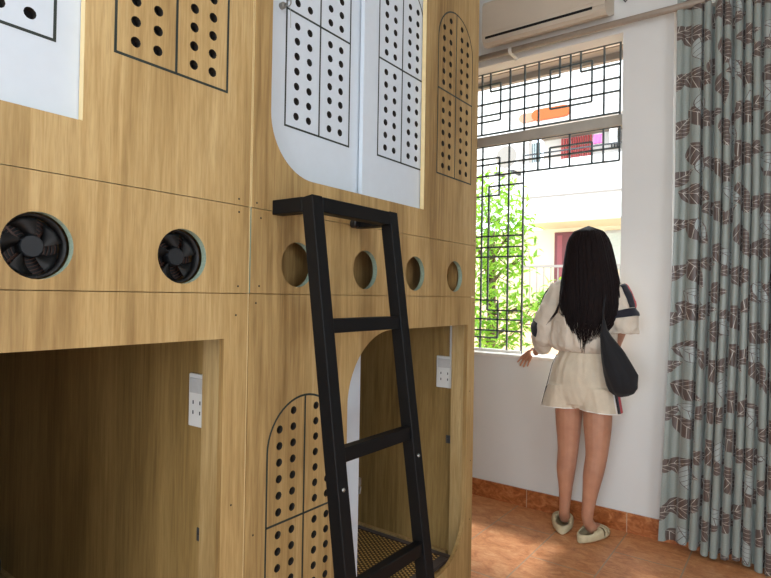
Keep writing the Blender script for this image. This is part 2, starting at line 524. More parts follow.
# ------------------------------------------------------------------ capsule bunks
TH = .018
HR = .0116
def arch(mid, zb, x, mat, parent, full=True, holes_x=None):
    """groove strips of one arched window motif, standing .4 mm proud; returns the hole loops too"""
    zm, zc, r = zb+.346, zb+.55, .145
    pts = [(mid-r, zb)] + [(mid-r, zc)] + [(mid-r*math.cos(PI*k/24), zc+r*math.sin(PI*k/24)) for k in range(1, 24)] + [(mid+r, zc), (mid+r, zb)]
    pts.append(pts[0])
    mb = MB()
    w = .0062
    # outline as mitred ribbon
    n = len(pts)-1
    P = [Vector((0, u, v)) for u, v in pts[:-1]]
    inn, out = [], []
    for i in range(n):
        a, b, c = P[i-1], P[i], P[(i+1) % n]
        d1, d2 = (b-a).normalized(), (c-b).normalized()
        nr = (Vector((0, -d1.z, d1.y))+Vector((0, -d2.z, d2.y)))
        nr = nr/max(nr.length_squared, 1e-9)*2
        inn.append(b+nr*w/2); out.append(b-nr*w/2)
    for i in range(n):
        j = (i+1) % n
        q = [inn[i], inn[j], out[j], out[i]]
        mb.bm.faces.new([mb.bm.verts.new((x+.0004, p.y, p.z)) for p in q])
    mb.box((x-.001, mid-w/2, zb), (x+.0004, mid+w/2, zc+r))
    mb.box((x-.001, mid-r, zm-w/2), (x+.0004, mid+r, zm+w/2))
    mb.build('groove', mat, parent)

def arch_holes(mid, zb, sp=.0452):
    zm, zc, r = zb+.346, zb+.55, .145
    out = []
    for z0, n in ((zb+.036, 7), (zm+.032, 7)):
        for k in range(n):
            for dx in (-.1, -.047, .047, .1):
                z = z0+k*sp
                if z > zm and z > zc and math.hypot(dx, z-zc) > r-.024: continue
                out.append(circle((mid+dx, z), HR, 12))
    return out

def bunk(u0, u1, name_lbl, P):
    root = empty('capsule_bunk', (-.1, (u0+u1)/2, 0), name_lbl, 'bunk bed')
    oak, edge = M['oak'], M['edge']
    X1 = -2.05
    # upper front board with its opening and the arched motif
    ua, ub, za, zb = P['upper']
    loops = [rrect(u0, 1.5785, u1, 2.76), rrect(ua, za, ub, zb, .17, 0, 0, .17)] + arch_holes(P['arch'], P['az'])
    panel('upper_front_panel', loops, 0, TH, oak, edge, root)
    arch(P['arch'], P['az'], 0, M['groove'], root)
    # fan board
    loops = [rrect(u0, 1.349, u1, 1.5765)] + [circle((y, 1.434), .065, 40) for y in P['fans']]
    panel('fan_panel', loops, 0, TH, oak, M['green_edge'], root)
    # lower front board
    la, lb, lz0, lz1 = P['lower']
    loops = [rrect(u0, .0, u1, 1.347), rrect(la, lz0, lb, lz1, .2, .2, 0, .24)] + (arch_holes(P['low_arch'], .357, .0464) if P['low_arch'] else [])
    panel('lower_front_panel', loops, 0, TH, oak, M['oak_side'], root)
    if P['low_arch']: arch(P['low_arch'], .357, 0, M['groove'], root)
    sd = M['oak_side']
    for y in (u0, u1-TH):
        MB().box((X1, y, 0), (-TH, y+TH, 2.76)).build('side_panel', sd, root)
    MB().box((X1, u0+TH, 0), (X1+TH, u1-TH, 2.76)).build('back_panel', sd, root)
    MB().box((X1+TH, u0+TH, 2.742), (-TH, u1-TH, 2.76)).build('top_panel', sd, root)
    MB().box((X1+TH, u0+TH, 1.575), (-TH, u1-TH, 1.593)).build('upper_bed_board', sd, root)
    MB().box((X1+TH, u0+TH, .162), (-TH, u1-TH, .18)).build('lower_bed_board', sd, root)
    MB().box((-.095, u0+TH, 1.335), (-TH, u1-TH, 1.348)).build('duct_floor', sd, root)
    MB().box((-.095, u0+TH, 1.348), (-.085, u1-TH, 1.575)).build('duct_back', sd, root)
    MB().box((X1+TH, P['inner']-.02, .18), (-.10, P['inner'], .200)).build('ledge', M['oak'], root)
    # proud strip just inside the opening
    MB().box((P['strip'], P['inner']-.022, .18), (-TH, u1-TH, 1.335)).build('inner_strip', oak, root)
    MB().box((X1+TH, P['inner'], .18), (P['strip'], u1-TH, 1.575)).build('inner_wall', M['oak_inner_shade'], root)
    return root

BL = bunk(-.300, .986, 'left oak laminate capsule bunk, black fans in its round holes', dict(upper=(-.23, .552, 1.694, 2.55), arch=.761, az=1.859, fans=(-.19, .04, .475, .789) [2:], lower=(.10, .912, .21, 1.2325), low_arch=None, inner=.958, strip=-.119))
BR = bunk(.993, 2.283, 'right oak laminate capsule bunk by the window, four open round holes behind the black ladder', dict(upper=(1.055, 1.842, 1.684, 2.55), arch=2.079, az=1.846, fans=(1.168, 1.485, 1.790, 2.094), lower=(1.403, 2.217, .21, 1.2265), low_arch=1.209, inner=2.247, strip=-.083))
MB().box((-.02, .9885, 0), (-.003, .9915, 2.76)).build('edge_trim', M['edge'], BR)

def door(root, ya, yb, z0, z1, xf, mid, zb, lock=None, latch=None):
    loops = [rrect(ya, z0, yb, z1)] + (arch_holes(mid, zb) if mid else [])
    d = panel('sliding_door', loops, xf, .016, M['white_lam'], M['white_lam'], root)
    if mid: arch(mid, zb, xf, M['groove'], d)
    MB().box((xf-.018, ya+.02, z0+.03), (xf-.0165, yb-.02, z1-.03)).build('door_shade_sheet', M['dark'], d)  # dark sheet added for the shaded inside seen through the holes
    if lock:
        y, z = lock
        mb = MB().lathe([(0, .014), (.008, .014), (.0095, .012), (.0095, .0)], (xf, y, z), 'x', 20)
        k = mb.build('lock', M['steel'], d, True)
        mb = MB(); mb.box((xf+.014, y-.001, z-.004), (xf+.022, y+.001, z+.004))
        mb.lathe([(.0075, -.001), (.0105, -.001), (.0105, .001), (.0075, .001), (.0075, -.001)], (xf+.032, y, z), 'y', 18)
        mb.tube([(xf+.036, y, z-.009), (xf+.036, y+.004, z-.035), (xf+.035, y+.006, z-.07)], .0008, 6)
        mb.build('key', M['steel'], d)
    if latch:
        y, z = latch
        mb = MB(); mb.box((xf-.013, y, z-.02), (xf-.002, y+.003, z+.02)); mb.box((xf-.014, y+.003, z-.004), (xf-.002, y+.018, z+.022), .002)
        mb.box((xf-.010, y+.003, z-.028), (xf-.006, y+.008, z-.004))
        mb.tube([(xf-.008, y+.006, z), (xf-.008, y+.020, z-.012), (xf-.008, y+.016, z-.034)], .004, 8)
        mb.build('latch', M['steel'], d)
    return d
door(BR, 1.005, 1.53, 1.60, 2.6, -.045, 1.294, 1.845, lock=(1.126, 2.185))
door(BR, 1.486, 2.0, 1.60, 2.6, -.022, 1.714, 1.842)
door(BR, 1.02, 1.505, .182, 1.31, -.03, None, 0, latch=(1.505, .70))
door(BL, .02, .62, 1.60, 2.6, -.021, .359, 1.845)
door(BL, -.28, .08, 1.60, 2.6, -.045, None, 0)
# dark sheets added as the inside shade behind the perforated oak boards
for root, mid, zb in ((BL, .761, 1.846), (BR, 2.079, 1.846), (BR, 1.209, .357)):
    MB().box((-TH-.0045, mid-.135, zb+.01), (-TH-.003, mid+.135, zb+.69)).build('shade_sheet', M['dark'], root)

def fan(root, y, z):
    x = -.026
    mb = MB()
    mb.lathe([(.0632, 0), (.0632, -.026), (.0600, -.026), (.0580, -.012), (.0600, 0), (.0632, 0)], (x, y, z), 'x', 40)
    f = mb.build('ventilation_fan', M['blade'], root, True)
    MB().lathe([(0, -.001), (.0205, -.001), (.0225, -.004), (.0225, -.022), (0, -.022)], (x, y, z), 'x', 12).build('fan_hub', M['hub'], f)
    for k in range(5):
        a0 = 2*PI*k/5+.3
        mb = MB(); rings = []
        for i in range(6):
            q = i/5; r = .021+.0355*q
            sw = a0+.35*q
            w = .30+.22*q
            row = []
            for s, dx in ((-1, -.004), (0, -.011), (1, -.019)):
                a = sw+s*w*.9
                row.append(Vector((x+dx, y+r*math.cos(a), z+r*math.sin(a))))
            rings.append(row)
        mb.loft(rings, cap=False, closed=False)
        o = mb.build('fan_blade', M['blade'], f, True)
        m = o.modifiers.new('s', 'SOLIDIFY'); m.thickness = .0012
    mb = MB()
    for r in (.026, .033, .040, .047, .054):
        mb.lathe([(r, -.030), (r+.0016, -.030), (r+.0016, -.0325), (r, -.0325), (r, -.030)], (x, y, z), 'x', 36)
    for k in range(4):
        a = PI/4+k*PI/2
        mb.bar((x-.031, y+.02*math.cos(a), z+.02*math.sin(a)), (x-.031, y+.062*math.cos(a), z+.062*math.sin(a)), .004, .003, up=(1,0,0))
    mb.build('fan_guard', M['rib_brown'], f)
    MB().lathe([(0, -.036), (.060, -.036), (.060, -.034), (0, -.034)], (x, y, z), 'x', 32).build('rear_shade_disc', M['blade'], f)  # dark disc added to stand for the shade behind the blades
    return f
for y in (.475, .789): fan(BL, y, 1.434)
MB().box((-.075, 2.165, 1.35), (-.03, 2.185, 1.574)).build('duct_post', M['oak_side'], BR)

def outlet(root, xa, xb, za, zb, yw):
    o = MB().box((xa, yw-.009, za), (xb, yw, zb), .003).build('power_outlet', M['socket'], root)
    w, h = xb-xa, zb-za
    MB().box((xa+w*.12, yw-.0125, zb-h*.36), (xb-w*.12, yw-.008, zb-h*.08), .001).build('outlet_switch', M['switch'], o)
    for fx in (.3, .72):
        for fz in (.27, .46):
            MB().box((xa+w*fx-.0022, yw-.0094, za+h*fz-.005), (xa+w*fx+.0022, yw-.006, za+h*fz+.005)).build('outlet_slot', M['socket_hole'], o)
outlet(BL, -.198, -.125, .978, 1.124, .958)
outlet(BR, -.170, -.0860, .932, 1.076, 2.247)
MB().box((-.101, 2.237, 1.076), (-.086, 2.247, 1.33), .002).build('cable_trunk', M['socket'], BR)
for root, x, y, z in ((BL, -.146, .958, .684), (BR, -.106, 2.247, .70)):
    mb = MB(); mb.box((x-.012, y-.003, z-.018), (x+.012, y, z+.018), .001); mb.box((x-.004, y-.008, z-.012), (x+.006, y-.003, z+.004))
    mb.build('strike_plate', M['blue_grey2'], root)
for root, pts in ((BL, [(.951,1.594),(.952,1.56),(.953,1.367),(.948,1.292),(.944,.803)]), (BR, [(1.011,1.592),(1.026,1.553),(1.024,1.369),(1.014,1.323),(2.268,1.60),(2.268,1.56),(2.266,1.322),(1.019,.701),(2.262,.62),(2.245,.93),(2.26,.36)])):
    for y, z in pts:
        MB().lathe([(0, .001), (.0024, .0008), (.0029, 0)], (0, y, z), 'x', 12).build('screw', M['screw'], root)

# mats
def bed_mat(ya, yb, label):
    r = empty('bed_mat', (-1., (ya+yb)/2, .18), label, 'mat')
    MB().box((-1.98, ya+.03, .1802), (-.10, yb-.03, .192)).build('woven_sheet', M['mat'], r)
    mb = MB(); 
    mb.box((-2.01, ya, .1802), (-.06, ya+.032, .1955), .003); mb.box((-2.01, yb-.032, .1802), (-.06, yb, .1955), .003)
    mb.box((-2.01, ya+.032, .1802), (-1.97, yb-.032, .1955), .003); mb.box((-.105, ya+.032, .1802), (-.06, yb-.032, .1955), .003)
    mb.build('border', M['mat_border'], r)
bed_mat(1.03, 2.222, 'woven bamboo mat with dark border on the lower bed behind the ladder')

# things deep inside the left lower bunk
def cushion(name, c, s, mat, label, cat):
    mb = MB()
    bmesh.ops.create_cube(mb.bm, size=2)
    bmesh.ops.subdivide_edges(mb.bm, edges=mb.bm.edges, cuts=9, use_grid_fill=True)
    for v in mb.bm.verts:
        x, y, z = v.co
        p = max(abs(x), abs(y), abs(z)); q = Vector((x, y, z)); 
        n = q/((abs(x)**4+abs(y)**4+abs(z)**4)**.25)
        n.z *= (1-.45*max(abs(n.x), abs(n.y))**3)
        nn = noise.noise(n*2.3+Vector(c))*.08
        v.co = Vector((n.x*s[0], n.y*s[1], n.z*s[2]))*(1+nn)+Vector(c)
    o = mb.build(name, mat, None, True); origin_to(o, (c[0], c[1], c[2]-s[2]))
    return tag(o, label, cat)
cushion('duffel_bag', (-1.52, .78, .255), (.20, .15, .074), M['black_cloth'], 'black soft bag lying deep inside the left lower bunk', 'bag')
cushion('pillow', (-1.54, .78, .375), (.19, .14, .045), M['brown_cloth'], 'orange brown pillow on top of the black bag in the left lower bunk', 'pillow')

# ------------------------------------------------------------------ ladder
lad = empty('ladder', (.35, 1.25, 0), 'black square-tube steel ladder hooked on the right bunk front', 'ladder')
ts = .040
ya, yb = 1.085, 1.432
xt, xf, zt = .134, .362, 1.59
def lx(z): return xt+(xf-xt)*(zt-z)/zt
for y in (ya, yb):
    MB().bar((lx(0)-.0, y, .0), (lx(1.61), y, 1.608), ts, ts, up=(1,0,0), bevel=.002).build('leg', M['ladder'], lad)
for z in (1.267, .938, .606, .29):
    MB().box((lx(z)-.014, ya+ts/2, z-.019), (lx(z)+.014, yb-ts/2, z+.019), .002).build('rung', M['ladder'], lad)
MB().box((lx(1.588)-.02, ya+ts/2, 1.568), (lx(1.588)+.02, yb-ts/2, 1.608), .002).build('top_bar', M['ladder'], lad)
for y in (ya, yb):
    MB().box((.0005, y-ts/2, 1.567), (lx(1.588)-.019, y+ts/2, 1.607), .002).build('hook_arm', M['ladder'], lad)
MB().lathe([(0, .012), (.010, .012), (.013, .008), (.013, -.01), (0, -.01)], (.022, yb-.034, 1.578), 'x', 18).build('end_plug', M['black_plastic'], lad)
for y, z in ((ya, .86), (yb, .87)):
    MB().lathe([(0, .004), (.004, .003), (.0055, 0)], (lx(z)+.020, y, z), 'x', 12).build('bolt', M['steel'], lad)

# ------------------------------------------------------------------ air conditioner, rod, curtain
ac = empty('air_conditioner', (-.09, L, 3.0), 'ivory wall air conditioner above the window grille', 'air conditioner')
xa, xb = -.50, .272
def acprof(k=1):
    return [(L, 3.05), (L-.10, 3.0), (L-.165, 2.985), (L-.19, 3.01), (L-.2, 3.06), (L-.2, 3.24), (L-.185, 3.265), (L-.15, 3.275), (L, 3.275)]
mb = MB(); mb.loft([[Vector((x, y, z)) for y, z in acprof()] for x in (xa, xb)]); 
mb.build('housing', M['ivory'], ac)
MB().box((xa+.022, L-.2015, 3.055), (xb-.072, L-.199, 3.25), .001).build('front_panel', M['ivory'], ac)
MB().box((xa+.022, L-.198, 3.022), (xb-.072, L-.1935, 3.036)).build('air_slot', M['dark'], ac)
MB().bar((xa+.022, L-.188, 3.005), (xb-.072, L-.188, 3.005), .004, .02).build('louver', M['ivory'], ac)
MB().box((xb-.068, L-.2015, 3.03), (xb-.004, L-.199, 3.25), .001).build('end_cap', M['ivory'], ac)
cb = MB().tube([(.30, L-.03, 3.16), (.34, L-.02, 3.10), (.38, L-.015, 3.14), (.42, L-.012, 3.3), (.425, L-.012, 3.415)], .005, 8).build('power_cable', M['iron_dark'], ac, True)

rod = empty('curtain_rod', (.4, L-.09, 2.97), 'long taupe curtain rod running under the air conditioner above both windows', 'curtain rod')
ry, rz = L-.09, 2.952
MB().tube([(-1.2, ry, rz), (2.1, ry, rz)], .019, 16).build('rod', M['rod'], rod, True)
for x in (-.345, .80, 2.0):
    mb = MB(); mb.box((x-.012, L-.006, rz-.035), (x+.012, L, rz+.055), .002); mb.box((x-.008, ry-.004, rz-.026), (x+.008, L-.006, rz-.016)); mb.tube([(x-.01, ry, rz), (x+.01, ry, rz)], .0235, 16)
    mb.build('bracket', M['socket'], rod)

def curtain():
    zt, zb = 2.99, .022
    NU, NV = 620, 150
    Ltot = 1.24; x0, x1 = 0, 1.3
    verts, uvs = [], []
    # centre line of folds at parameter s (0..1 along the width)
    npl = 25
    rnd = [random.uniform(.75, 1.3) for _ in range(npl+2)]
    rnd[0] = 2.3; rnd[1] = .9
    cum = [0]
    for r in rnd[:npl]: cum.append(cum[-1]+r)
    tot = cum[-1]
    amp = [random.uniform(.75, 1.2) for _ in range(npl+2)]
    amp[0] = .35; amp[1] = .5
    def phase(s):
        v = s*tot
        for i in range(npl):
            if v <= cum[i+1]: return i+(v-cum[i])/rnd[i], i
        return npl, npl-1
    for j in range(NV+1):
        q = j/NV; z = zt+(zb-zt)*q
        left = .628-.018*q-.085*max(0, q-.35)**1.3
        right = 1.82+.06*q
        arc = 0; prev = None
        for i in range(NU+1):
            s = i/NU
            ph, k = phase(s)
            f = ph-k
            A = (.037+.012*q)*(amp[k]*(1-f)+amp[k+1]*f)
            w = 2*PI*ph+.3*math.sin(3*q+ph*.9)
            y = L-.085-.0*q - A*math.cos(w) - (.0 if s > .05 else 0)
            # sideways bulge makes each fold an omega
            per = (right-left)/npl
            x = left+(right-left)*s + per*(.11*math.sin(2*w)+.10*math.sin(w))
            zz = z + (.012*math.sin(ph*1.3)+.01*math.sin(ph*.37+1))*(q**6)
            y = min(y, L-.018)
            p = Vector((x, y, zz))
            if prev is not None: arc += (Vector((p.x, p.y))-Vector((prev.x, prev.y))).length
            prev = p
            verts.append(p); uvs.append((arc*.55, q*2.97))
    faces = [(j*(NU+1)+i, j*(NU+1)+i+1, (j+1)*(NU+1)+i+1, (j+1)*(NU+1)+i) for j in range(NV) for i in range(NU)]
    me = bpy.data.meshes.new('curtain'); me.from_pydata(verts, [], faces)
    ul = me.uv_layers.new(name='UVMap')
    for lp in me.loops: ul.data[lp.index].uv = uvs[lp.vertex_index]
    o = link('curtain', me, M['curtain'], None, True)
    tag(o, 'pleated silver grey curtain with brown leaves hanging right of the window', 'curtain')
    return origin_to(o, (1.2, L-.085, .02))
curtain()

# a plain ceiling lamp behind the camera's view
lamp = empty('ceiling_lamp', (1.5, -.2, 3.42), 'white round ceiling lamp on the ceiling', 'lamp')
MB().lathe([(0, -.06), (.15, -.06), (.2, -.04), (.21, 0)], (1.5, -.2, 3.42), 'z', 32).build('lamp_body', M['socket'], lamp, True)

# ------------------------------------------------------------------ the woman at the window
pr = empty('person', (.19, 3.26, 0), 'person with long black hair in cream top and shorts leaning at the window', 'person')

def skin_mesh(verts, edges, radii, sub=2, root=0):
    me = bpy.data.meshes.new('sk'); me.from_pydata([Vector(v) for v in verts], edges, [])
    o = bpy.data.objects.new('sk', me); COL.objects.link(o)
    o.modifiers.new('skin', 'SKIN')
    sv = me.skin_vertices[0].data if me.skin_vertices else None
    if sv is None:
        bm = bmesh.new(); bm.from_mesh(me); bm.verts.layers.skin.verify(); bm.to_mesh(me); bm.free()
        sv = me.skin_vertices[0].data
    for i, r in enumerate(radii):
        sv[i].radius = r if isinstance(r, tuple) else (r, r)
    sv[root].use_root = True
    m = o.modifiers.new('sub', 'SUBSURF'); m.levels = sub; m.render_levels = sub
    dg = bpy.context.evaluated_depsgraph_get(); dg.update()
    out = bpy.data.meshes.new_from_object(o.evaluated_get(dg))
    bpy.data.objects.remove(o)
    return out

def chain(pts, sub=2):
    vs = [p[0] for p in pts]; rs = [p[1] for p in pts]
    return skin_mesh(vs, [(i, i+1) for i in range(len(vs)-1)], rs, sub)

def fuse(meshes, name, mat, parent, voxel=.005, smooth=4, wrinkle=0):
    bm = bmesh.new()
    for me in meshes: bm.from_mesh(me)
    bmesh.ops.recalc_face_normals(bm, faces=bm.faces)
    me = bpy.data.meshes.new(name); bm.to_mesh(me); bm.free()
    o = bpy.data.objects.new('t', me); COL.objects.link(o)
    me2 = frozen(o, [('REMESH', dict(mode='VOXEL', voxel_size=voxel)), ('SMOOTH', dict(iterations=smooth, factor=.5))])
    me2.materials.clear()
    if wrinkle:
        nrm = [v.normal.copy() for v in me2.vertices]
        for v, n_ in zip(me2.vertices, nrm):
            p = v.co
            q = Vector((p.x*26+p.z*9, p.y*20, p.z*7-p.x*6))
            w = (1-abs(noise.noise(q)))*1.4-1+.5*noise.noise(Vector((p.x*50, p.y*50, p.z*16)))
            v.co = p+n_*w*wrinkle
    return link(name, me2, mat, parent, True)

pel = (.185, 3.26, .90)
V_ = [pel, (.188,3.262,1.02), (.195,3.262,1.16), (.205,3.265,1.30), (.21,3.268,1.39), (.210,3.275,1.47), (.203,3.285,1.53), (.200,3.290,1.61), (.200,3.288,1.67),
      (.075,3.262,1.395), (.04,3.245,1.30), (-.02,3.225,1.185), (-.06,3.29,1.115), (-.125,3.415,1.03),
      (.345,3.262,1.395), (.385,3.245,1.30), (.400,3.242,1.205), (.36,3.33,1.14), (.315,3.43,1.05),
      (.108,3.262,.80), (.108,3.262,.68), (.107,3.265,.56), (.106,3.268,.47), (.096,3.262,.375), (.091,3.275,.24), (.084,3.278,.12), (.070,3.33,.055), (.050,3.40,.04),
      (.270,3.255,.80), (.276,3.245,.68), (.277,3.235,.56), (.277,3.230,.47), (.262,3.220,.385), (.244,3.222,.25), (.228,3.225,.12), (.242,3.27,.055), (.264,3.345,.04)]
E_ = [(0,1),(1,2),(2,3),(3,4),(4,5),(5,6),(6,7),(7,8),(4,9),(9,10),(10,11),(11,12),(12,13),(4,14),(14,15),(15,16),(16,17),(17,18),
      (0,19),(19,20),(20,21),(21,22),(22,23),(23,24),(24,25),(25,26),(26,27),(0,28),(28,29),(29,30),(30,31),(31,32),(32,33),(33,34),(34,35),(35,36)]
R_ = [(.13,.10),(.108,.082),(.105,.082),(.115,.085),(.10,.075),(.042,.042),(.05,.05),(.072,.082),(.058,.068),
      .05,.042,.036,.033,.024,.05,.042,.036,.033,.024,
      (.086),(.083),.070,.060,.060,.040,.031,.036,.032,.086,.086,.072,.061,.060,.042,.032,.036,.032]
body = [skin_mesh(V_, E_, R_)]
# nose, chin, ears
body.append(chain([((.200,3.355,1.60), .016), ((.200,3.382,1.585), .011)]))
body.append(chain([((.200,3.33,1.54), .03), ((.200,3.355,1.53), .022)]))
for s in (-1, 1): body.append(chain([((.200+s*.074,3.29,1.605), (.008,.018)), ((.200+s*.08,3.285,1.585), (.006,.012))]))
# left hand: back of the hand towards the room, fingers draped down over the sill edge
def hand(w, k, tips, thumb, rp=(.013,.026)):
    out = [chain([(w, .022), (tuple((Vector(w)+Vector(k))/2), (.016,.03)), (k, (.013,.033))])]
    for base, m1, tip, r in tips:
        out.append(chain([(tuple((Vector(base)*.6+Vector(k)*.4)), r+.0015), (base, r+.0008), (m1, r), (tip, r*.82)], 2))
    out.append(chain([(thumb[0], .012), (thumb[1], .010), (thumb[2], .008)]))
    return out
body += hand((-.125,3.415,1.03), (-.185,3.452,1.000), [
    ((-.212,3.458,1.012), (-.262,3.474,.975), (-.300,3.470,.925), .0078),
    ((-.214,3.458,.995), (-.258,3.472,.950), (-.280,3.467,.903), .0082),
    ((-.208,3.455,.980), (-.240,3.468,.940), (-.256,3.465,.898), .0080),
    ((-.198,3.452,.968), (-.218,3.462,.935), (-.228,3.462,.905), .0070)],
    ((-.165,3.452,1.02), (-.195,3.478,1.025), (-.225,3.495,1.005)))
body += hand((.315,3.43,1.05), (.30,3.46,1.00), [
    ((.288,3.468,.992), (.262,3.474,.965), (.25,3.470,.93), .0078),
    ((.286,3.460,.978), (.268,3.468,.945), (.26,3.466,.905), .0082),
    ((.296,3.452,.968), (.282,3.462,.935), (.276,3.462,.90), .0080),
    ((.306,3.446,.962), (.298,3.456,.94), (.295,3.458,.915), .0070)],
    ((.30,3.462,1.015), (.275,3.482,1.015), (.25,3.495,1.0)))
fuse(body, 'body', M['skin'], pr, .0042, 3)
for s in (-1, 1):
    mb = MB(); bmesh.ops.create_uvsphere(mb.bm, u_segments=16, v_segments=10, radius=.011, matrix=Matrix.Translation((.200+s*.031, 3.362, 1.615)))
    mb.build('eye', M['socket'], pr, True)

def ell_ring(c, rx, ry, n=64, fold=0, ph=0, fr=9, zw=0):
    out = []
    for k in range(n):
        t = 2*PI*k/n
        f = 1+fold*(math.sin(fr*t+ph)*.6+math.sin((fr*1.7)//1*t+ph*2.3+1)*.4)
        out.append(Vector((c[0]+rx*f*math.cos(t), c[1]+ry*f*math.sin(t), c[2]+zw*math.sin(fr*t+ph))))
    return out

def lerp_rings(keys, n, fn):
    rings = []
    for i in range(n+1):
        q = i/n*(len(keys)-1); a = min(int(q), len(keys)-2); f = q-a
        f2 = f
        k = [keys[a][j]*(1-f2)+keys[a+1][j]*f2 for j in range(len(keys[0]))]
        rings.append(fn(k, i/n))
    return rings

# shirt: torso
keys = [  # cx, cy, z, rx, ry, fold
    (.188,3.262,1.046,.134,.098,.045), (.186,3.262,1.056,.160,.122,.05), (.182,3.258,1.085,.182,.138,.045), (.182,3.256,1.14,.188,.138,.03),
    (.188,3.256,1.22,.185,.132,.02), (.196,3.258,1.30,.185,.125,.015), (.205,3.260,1.37,.180,.112,.01), (.21,3.264,1.42,.160,.095,.008), (.214,3.268,1.452,.115,.078,0), (.216,3.272,1.478,.062,.062,0), (.216,3.274,1.492,.05,.055,0)]
mbt = MB(); mbt.loft(lerp_rings(keys, 60, lambda k, q: ell_ring(k[:3], k[3], k[4], 96, k[5], 1+q*2.2, 13)))
sh = [mbt.mesh()]
def sleeve(path, n=26, seg=48, seed=0):
    """path: (point, radius, radius2, fold)"""
    mb = MB(); rings = []; prev = None
    for i in range(n+1):
        q = i/n*(len(path)-1); a = min(int(q), len(path)-2); f = q-a; f = f
        P0, P1 = Vector(path[a][0]), Vector(path[a+1][0])
        p = P0.lerp(P1, f); d = (P1-P0).normalized()
        if a+2 < len(path): d = d.lerp((Vector(path[a+2][0])-P1).normalized(), f*.5).normalized()
        if a > 0: d = d.lerp((P0-Vector(path[a-1][0])).normalized(), (1-f)*.5).normalized()
        r1 = path[a][1]*(1-f)+path[a+1][1]*f; r2 = path[a][2]*(1-f)+path[a+1][2]*f
        if prev is None: prev = Vector((1,0,0))
        u = (prev-d*prev.dot(d)).normalized(); prev = u; v = d.cross(u)
        ring = []
        for k in range(seg):
            t = 2*PI*k/seg
            w = noise.noise(Vector((math.cos(t)*1.6+seed, math.sin(t)*1.6, q*2.6)))*.13*(.5+q/len(path))
            ring.append(p+u*math.cos(t)*r1*(1+w)+v*math.sin(t)*r2*(1+w))
        rings.append(ring)
    mb.loft(rings)
    return mb.mesh()
SL = [((.12,3.262,1.405), .075, .065), ((.055,3.258,1.375), .078, .072), ((.015,3.25,1.29), .076, .078), ((-.022,3.245,1.20), .075, .08), ((-.045,3.26,1.12), .068, .08), ((-.068,3.31,1.06), .052, .055), ((-.09,3.36,1.035), .036, .036)]
SR = [((.30,3.262,1.405), .075, .065), ((.36,3.258,1.375), .075, .07), ((.392,3.25,1.30), .072, .074), ((.408,3.245,1.23), .070, .076), ((.408,3.245,1.165), .068, .074)]
sh.append(sleeve(SL, seed=3)); sh.append(sleeve(SR, seed=8))
fuse(sh, 'shirt', M['cream_cloth'], pr, .005, 3, .006)
# navy bands round both sleeves, red and navy shoulder stripe
def band(path, a, b, off, seg, name, mat, seed, sect=None):
    mb = MB(); rings = []
    N = 8
    for i in range(N+1):
        q = a+(b-a)*i/N; k = min(int(q), len(path)-2); f = q-k
        P0, P1 = Vector(path[k][0]), Vector(path[k+1][0]); p = P0.lerp(P1, f); d = (P1-P0).normalized()
        if k+2 < len(path): d = d.lerp((Vector(path[k+2][0])-P1).normalized(), f*.5).normalized()
        if k > 0: d = d.lerp((P0-Vector(path[k-1][0])).normalized(), (1-f)*.5).normalized()
        r1 = path[k][1]*(1-f)+path[k+1][1]*f+off; r2 = path[k][2]*(1-f)+path[k+1][2]*f+off
        u = Vector((1,0,0)); u = (u-d*u.dot(d)).normalized(); v = d.cross(u)
        ts_ = [2*PI*j/seg for j in range(seg)] if sect is None else [sect[0]+(sect[1]-sect[0])*j/(seg-1) for j in range(seg)]
        ring = []
        for t_ in ts_:
            w = noise.noise(Vector((math.cos(t_)*1.6+seed, math.sin(t_)*1.6, q*2.6)))*.13*(.5+q/len(path))
            ring.append(p+u*math.cos(t_)*r1*(1+w)+v*math.sin(t_)*r2*(1+w))
        rings.append(ring)
    mb.loft(rings, cap=False, closed=sect is None)
    o = mb.build(name, mat, pr, True)
    m = o.modifiers.new('s', 'SOLIDIFY'); m.thickness = .004; m.offset = 0
    return o
band(SL, 3.0, 3.75, .007, 20, 'sleeve_band', M['navy_cloth'], 3, (PI*.60, PI*1.25))
band(SR, 2.25, 2.75, .006, 48, 'sleeve_band', M['navy_cloth'], 8)
band(SR, .9, 2.2, .006, 12, 'shoulder_stripe', M['red_cloth'], 8, (-.75, .25))
band(SR, .9, 2.2, .0065, 10, 'shoulder_stripe', M['navy_cloth'], 8, (-1.25, -.75))
band(SR, .9, 2.2, .0065, 10, 'shoulder_stripe', M['navy_cloth'], 8, (.25, .8))
band(SL, .9, 3.1, .006, 10, 'shoulder_stripe', M['navy_cloth'], 3, (PI-.1, PI+.45))

# shorts
ks = [(.187,3.262,1.062,.125,.092,.03), (.187,3.262,1.035,.138,.104,.04), (.185,3.262,.97,.165,.122,.03), (.184,3.26,.90,.182,.130,.02), (.182,3.26,.85,.192,.130,.015), (.179,3.257,.80,.198,.120,.012),(.178,3.257,.758,.196,.108,.01)]
mb = MB(); mb.loft(lerp_rings(ks, 40, lambda k, q: ell_ring(k[:3], k[3], k[4], 96, k[5]*.7, 2+q*.6, 17)))
so = [mb.mesh()]
def shleg(c0, c1, r0, r1, ry0, ry1, zh, seed):
    mb = MB(); rings = []
    for i in range(25):
        q = i/24
        z = .86+(zh-.86)*q
        ring = []
        for k in range(72):
            t = 2*PI*k/72
            f = 1+.02*q*math.sin(6*t+seed)+.02*q*math.sin(11*t+seed*2)
            ring.append(Vector((c0[0]+(c1[0]-c0[0])*q+(r0+(r1-r0)*q)*f*math.cos(t), c0[1]+(c1[1]-c0[1])*q+(ry0+(ry1-ry0)*q)*f*math.sin(t), z+.008*q*math.cos(t+seed))))
        rings.append(ring)
    mb.loft(rings, cap=True)
    return mb.mesh()
